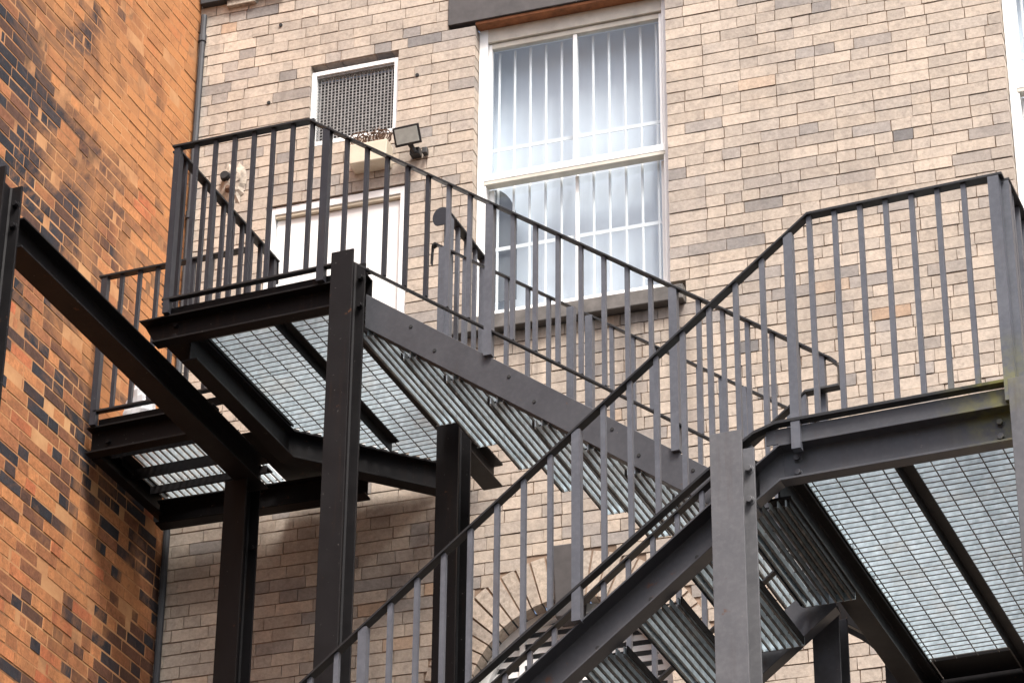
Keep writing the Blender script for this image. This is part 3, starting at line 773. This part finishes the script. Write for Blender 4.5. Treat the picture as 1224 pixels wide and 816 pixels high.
# 2. left side of the upper landing
xs = -6.772
r2 = rail_part([([(xs, 11.826, 8.985), (xs, 13.02, 8.985)], X, FB), ([(xs, 11.82, 8.052), (xs, 13.02, 8.052)], X, KB), ([(xs, 13.02, 8.985), (xs, 13.03, 8.85)], X, KB)])
for i in range(9): baluster(r2, xs, 11.93+.112*i, 8.055, 8.98, mk='rail_dark')
baluster(r2, xs, 12.985, 7.97, 8.98, .017, 'post', 'rail_dark'); baluster(r2, xs, 11.86, 8.0, 8.98, .016, 'post', 'rail_dark')
# 3. rear landing front and wall side
r3 = rail_part([([(-7.722, 12.75, 8.935), (-6.80, 12.75, 8.92)], Yv, FB), ([(-7.69, 12.75, 8.075), (-6.80, 12.75, 8.075)], Yv, KB)])
for i in range(8): baluster(r3, -7.584+.1113*i, 12.75, 8.08, 8.925, mk='rail_dark')
baluster(r3, -7.69, 12.75, 7.992, 8.93, .018, 'post', 'rail_dark')
# 4. rear rail of the upper flight, in two lengths
yb = 12.85
H2 = lambda x: 8.767-.7218*(x+5.726)
r5 = rail_part([([(-5.726, yb, 8.767), (-4.94, yb, H2(-4.94))], Yv, KB), ([(-5.70, yb, H2(-5.70)-.71), (-4.96, yb, H2(-4.96)-.71)], Yv, KB),
                ([(-5.723, yb, 8.766), (-5.743, yb, 8.756), (-5.748, yb, 8.645)], Yv, KB)])
for x in (-5.553, -5.433, -5.31, -5.19, -5.073): baluster(r5, x, yb, H2(x)-.70, H2(x)-.005)
baluster(r5, -5.68, yb, S1(-5.68), H2(-5.68)-.005, .02, 'post'); baluster(r5, -4.947, yb, S1(-4.947), H2(-4.947)-.005, .02, 'post')
r6 = rail_part([([(-4.905, yb, H2(-4.905)-.02), (-4.88, yb, H2(-4.88)), (-3.30, yb, H2(-3.30))], Yv, KB), ([(-4.86, yb, H2(-4.86)-.71), (-3.30, yb, H2(-3.3)-.71)], Yv, KB)])
for i in range(1, 13):
    x = -4.84+.116*i
    if i not in (7,): baluster(r6, x, yb, H2(x)-.70, H2(x)-.005)
    else: baluster(r6, x, yb, S1(x), H2(x)-.005, .02, 'post')
baluster(r6, -4.845, yb, S1(-4.845), H2(-4.845)-.005, .02, 'post')
# 5. short rail beside the door with a rounded end plate
xd = -5.655
r7 = rail_part([([(xd, 12.84, 8.935), (xd, 13.36, 8.935)], X, FB), ([(xd, 12.86, 8.07), (xd, 13.36, 8.07)], X, KB)])
for y in (12.98, 13.10, 13.22): baluster(r7, xd, y, 8.07, 8.93)
baluster(r7, xd, 12.86, 7.9, 8.93, .02, 'post'); baluster(r7, xd, 13.34, 7.9, 8.93, .017, 'post')
ep = MB(); sec = [(-.02+.052*math.cos(t*math.pi/12), max(-.05, .062*math.sin(t*math.pi/12))) for t in range(24)]
ep.sweep(sec, [(xd, 12.80, 8.90), (xd, 12.806, 8.90)], X, Z); ep.build('end_plate', M['rail_dark'], r7)
# 6. front rail of the lower landing and the lower flight
yf = 10.55
H3 = lambda x: 6.953-.7865*(x+2.998)
B3 = lambda x: 5.837+.752*(x+3.467)
r8 = rail_part([([(-2.165, yf, 6.957), (-2.998, yf, 6.953), (-5.7, yf, H3(-5.7)+2*.7865*0+(-.7865*0))], Yv, FB)]) if False else None
H3 = lambda x: 6.953+.7865*(x+2.998)
r8 = rail_part([([(-2.165, yf, 6.957), (-2.998, yf, 6.953), (-5.7, yf, H3(-5.7))], Yv, FB),
                ([(-2.20, yf, 5.995), (-3.17, yf, 5.992), (-3.265, yf, 5.965), (-3.467, yf, 5.83), (-5.7, yf, B3(-5.7))], Yv, [(-.022, -.007), (.022, -.007), (.022, .007), (-.022, .007)])])
for i in range(7): baluster(r8, -2.995+.1105*i, yf, 6.0, 6.95)
baluster(r8, -3.088, yf, 5.86, H3(-3.088)-.004, .019, 'post'); baluster(r8, -2.203, yf, 5.905, 6.953, .023, 'post')
for i in range(1, 22):
    x = -3.09-.1183*i
    if i % 8 == 0: baluster(r8, x, yf+.0, S2(x), H3(x)-.004, .019, 'post')
    else: baluster(r8, x, yf, (B3(x) if x < -3.3 else 5.98)+.004, H3(x)-.004)
# 7. outer side of the lower landing
xr = -2.17
r9 = rail_part([([(xr, 10.58, 6.957), (xr, 12.93, 6.957)], X, FB), ([(xr, 10.58, 5.995), (xr, 12.93, 5.995)], X, KB)])
for i in range(20): baluster(r9, xr, 10.69+.112*i, 6.0, 6.95)
baluster(r9, xr, 10.60, 5.905, 6.95, .020, 'post')
# 8. inner rail of the lower flight
yi = 11.745
H4 = lambda x: 6.79+.7865*(x+3.40)
r10 = rail_part([([(-3.235, yi+.03, 6.825), (-3.385, yi, 6.805), (-3.41, yi, H4(-3.41)), (-5.7, yi, H4(-5.7))], Yv, FB), ([(-3.42, yi, H4(-3.42)-.72), (-5.7, yi, H4(-5.7)-.72)], Yv, KB)])
baluster(r10, -3.40, yi, S2(-3.4), 6.79, .017, 'post')
for i in range(1, 20):
    x = -3.42-.1183*i; baluster(r10, x, yi, H4(x)-.715, H4(x)-.004)

# white plastic sack left on the rear landing
sk = MB(); r_ = random.Random(4); nu, nv = 18, 10; vs = []
for j in range(nv+1):
    t = j/nv; 
    for i in range(nu):
        a = 2*math.pi*i/nu; rr = (math.sin(math.pi*min(1, t*.8+.2))**.6)*(1+.16*math.sin(3*a+j*.8)+r_.uniform(-.08, .08))
        vs.append((-7.545+.085*rr*math.cos(a), 13.0+.085*rr*math.sin(a), 7.988+.42*t))
fs = [(j*nu+i, j*nu+(i+1) % nu, (j+1)*nu+(i+1) % nu, (j+1)*nu+i) for j in range(nv) for i in range(nu)]+[tuple(range(nu-1, -1, -1)), tuple(nv*nu+i for i in range(nu))]
sk.add(vs, fs)
for k_, f in enumerate(fs):
    if k_//nu in (1, 2) and k_ < nu*nv: sk.mi[k_] = 1
tag(sk.build('plastic_sack', [M['plastic'], M['plasticblue']], None), 'crumpled white and blue plastic sack on the rear landing by the orange wall', 'sack')

# ------------------------------------------------------------------ camera
f_, p_, w_, rl = 3685.7, .526287, .389739, .0101015
fw = Vector((-math.sin(w_)*math.cos(p_), math.cos(w_)*math.cos(p_), math.sin(p_)))
rt = Vector((math.cos(w_), math.sin(w_), 0)); up = rt.cross(fw)
rt, up = rt*math.cos(rl)+up*math.sin(rl), up*math.cos(rl)-rt*math.sin(rl)
cam = bpy.data.cameras.new('camera'); co = bpy.data.objects.new('camera', cam); COL.objects.link(co)
cam.sensor_fit = 'HORIZONTAL'; cam.sensor_width = 36; cam.lens = 36*f_/1224; cam.clip_end = 500; cam.clip_start = .05
mw = Matrix((rt, up, -fw)).transposed().to_4x4(); co.matrix_world = mw
S.camera = co

# ------------------------------------------------------------------ light
EL, AZ = math.radians(58), math.radians(140)          # bright overcast: broad sun high on the right, behind the camera
sun = bpy.data.lights.new('sun', 'SUN'); sun.energy = 1.5; sun.angle = math.radians(16); sun.color = (1, .975, .945)
so = bpy.data.objects.new('sun', sun); COL.objects.link(so)
dirv = Vector((math.sin(AZ)*math.cos(EL), math.cos(AZ)*math.cos(EL), math.sin(EL)))
so.rotation_euler = dirv.to_track_quat('Z', 'Y').to_euler(); so.location = (0, 0, 30)
wd = bpy.data.worlds.new('World'); S.world = wd; wd.use_nodes = True
nt = wd.node_tree; bg = nt.nodes['Background']
sk_ = nt.nodes.new('ShaderNodeTexSky'); sk_.sky_type = 'NISHITA'; sk_.sun_disc = False
sk_.sun_elevation = EL; sk_.sun_rotation = AZ; sk_.air_density = 1.0; sk_.dust_density = 6.0; sk_.ozone_density = 1.0
nt.links.new(sk_.outputs[0], bg.inputs[0]); bg.inputs[1].default_value = .065
S.view_settings.view_transform = 'Standard'; S.view_settings.look = 'None'; S.view_settings.gamma = 1.0
S.view_settings.exposure = 2.0
S.view_settings.use_curve_mapping = False
S.render.engine = 'CYCLES'; S.cycles.max_bounces = 6; S.cycles.transparent_max_bounces = 8
S.render.resolution_x = 1024; S.render.resolution_y = 682
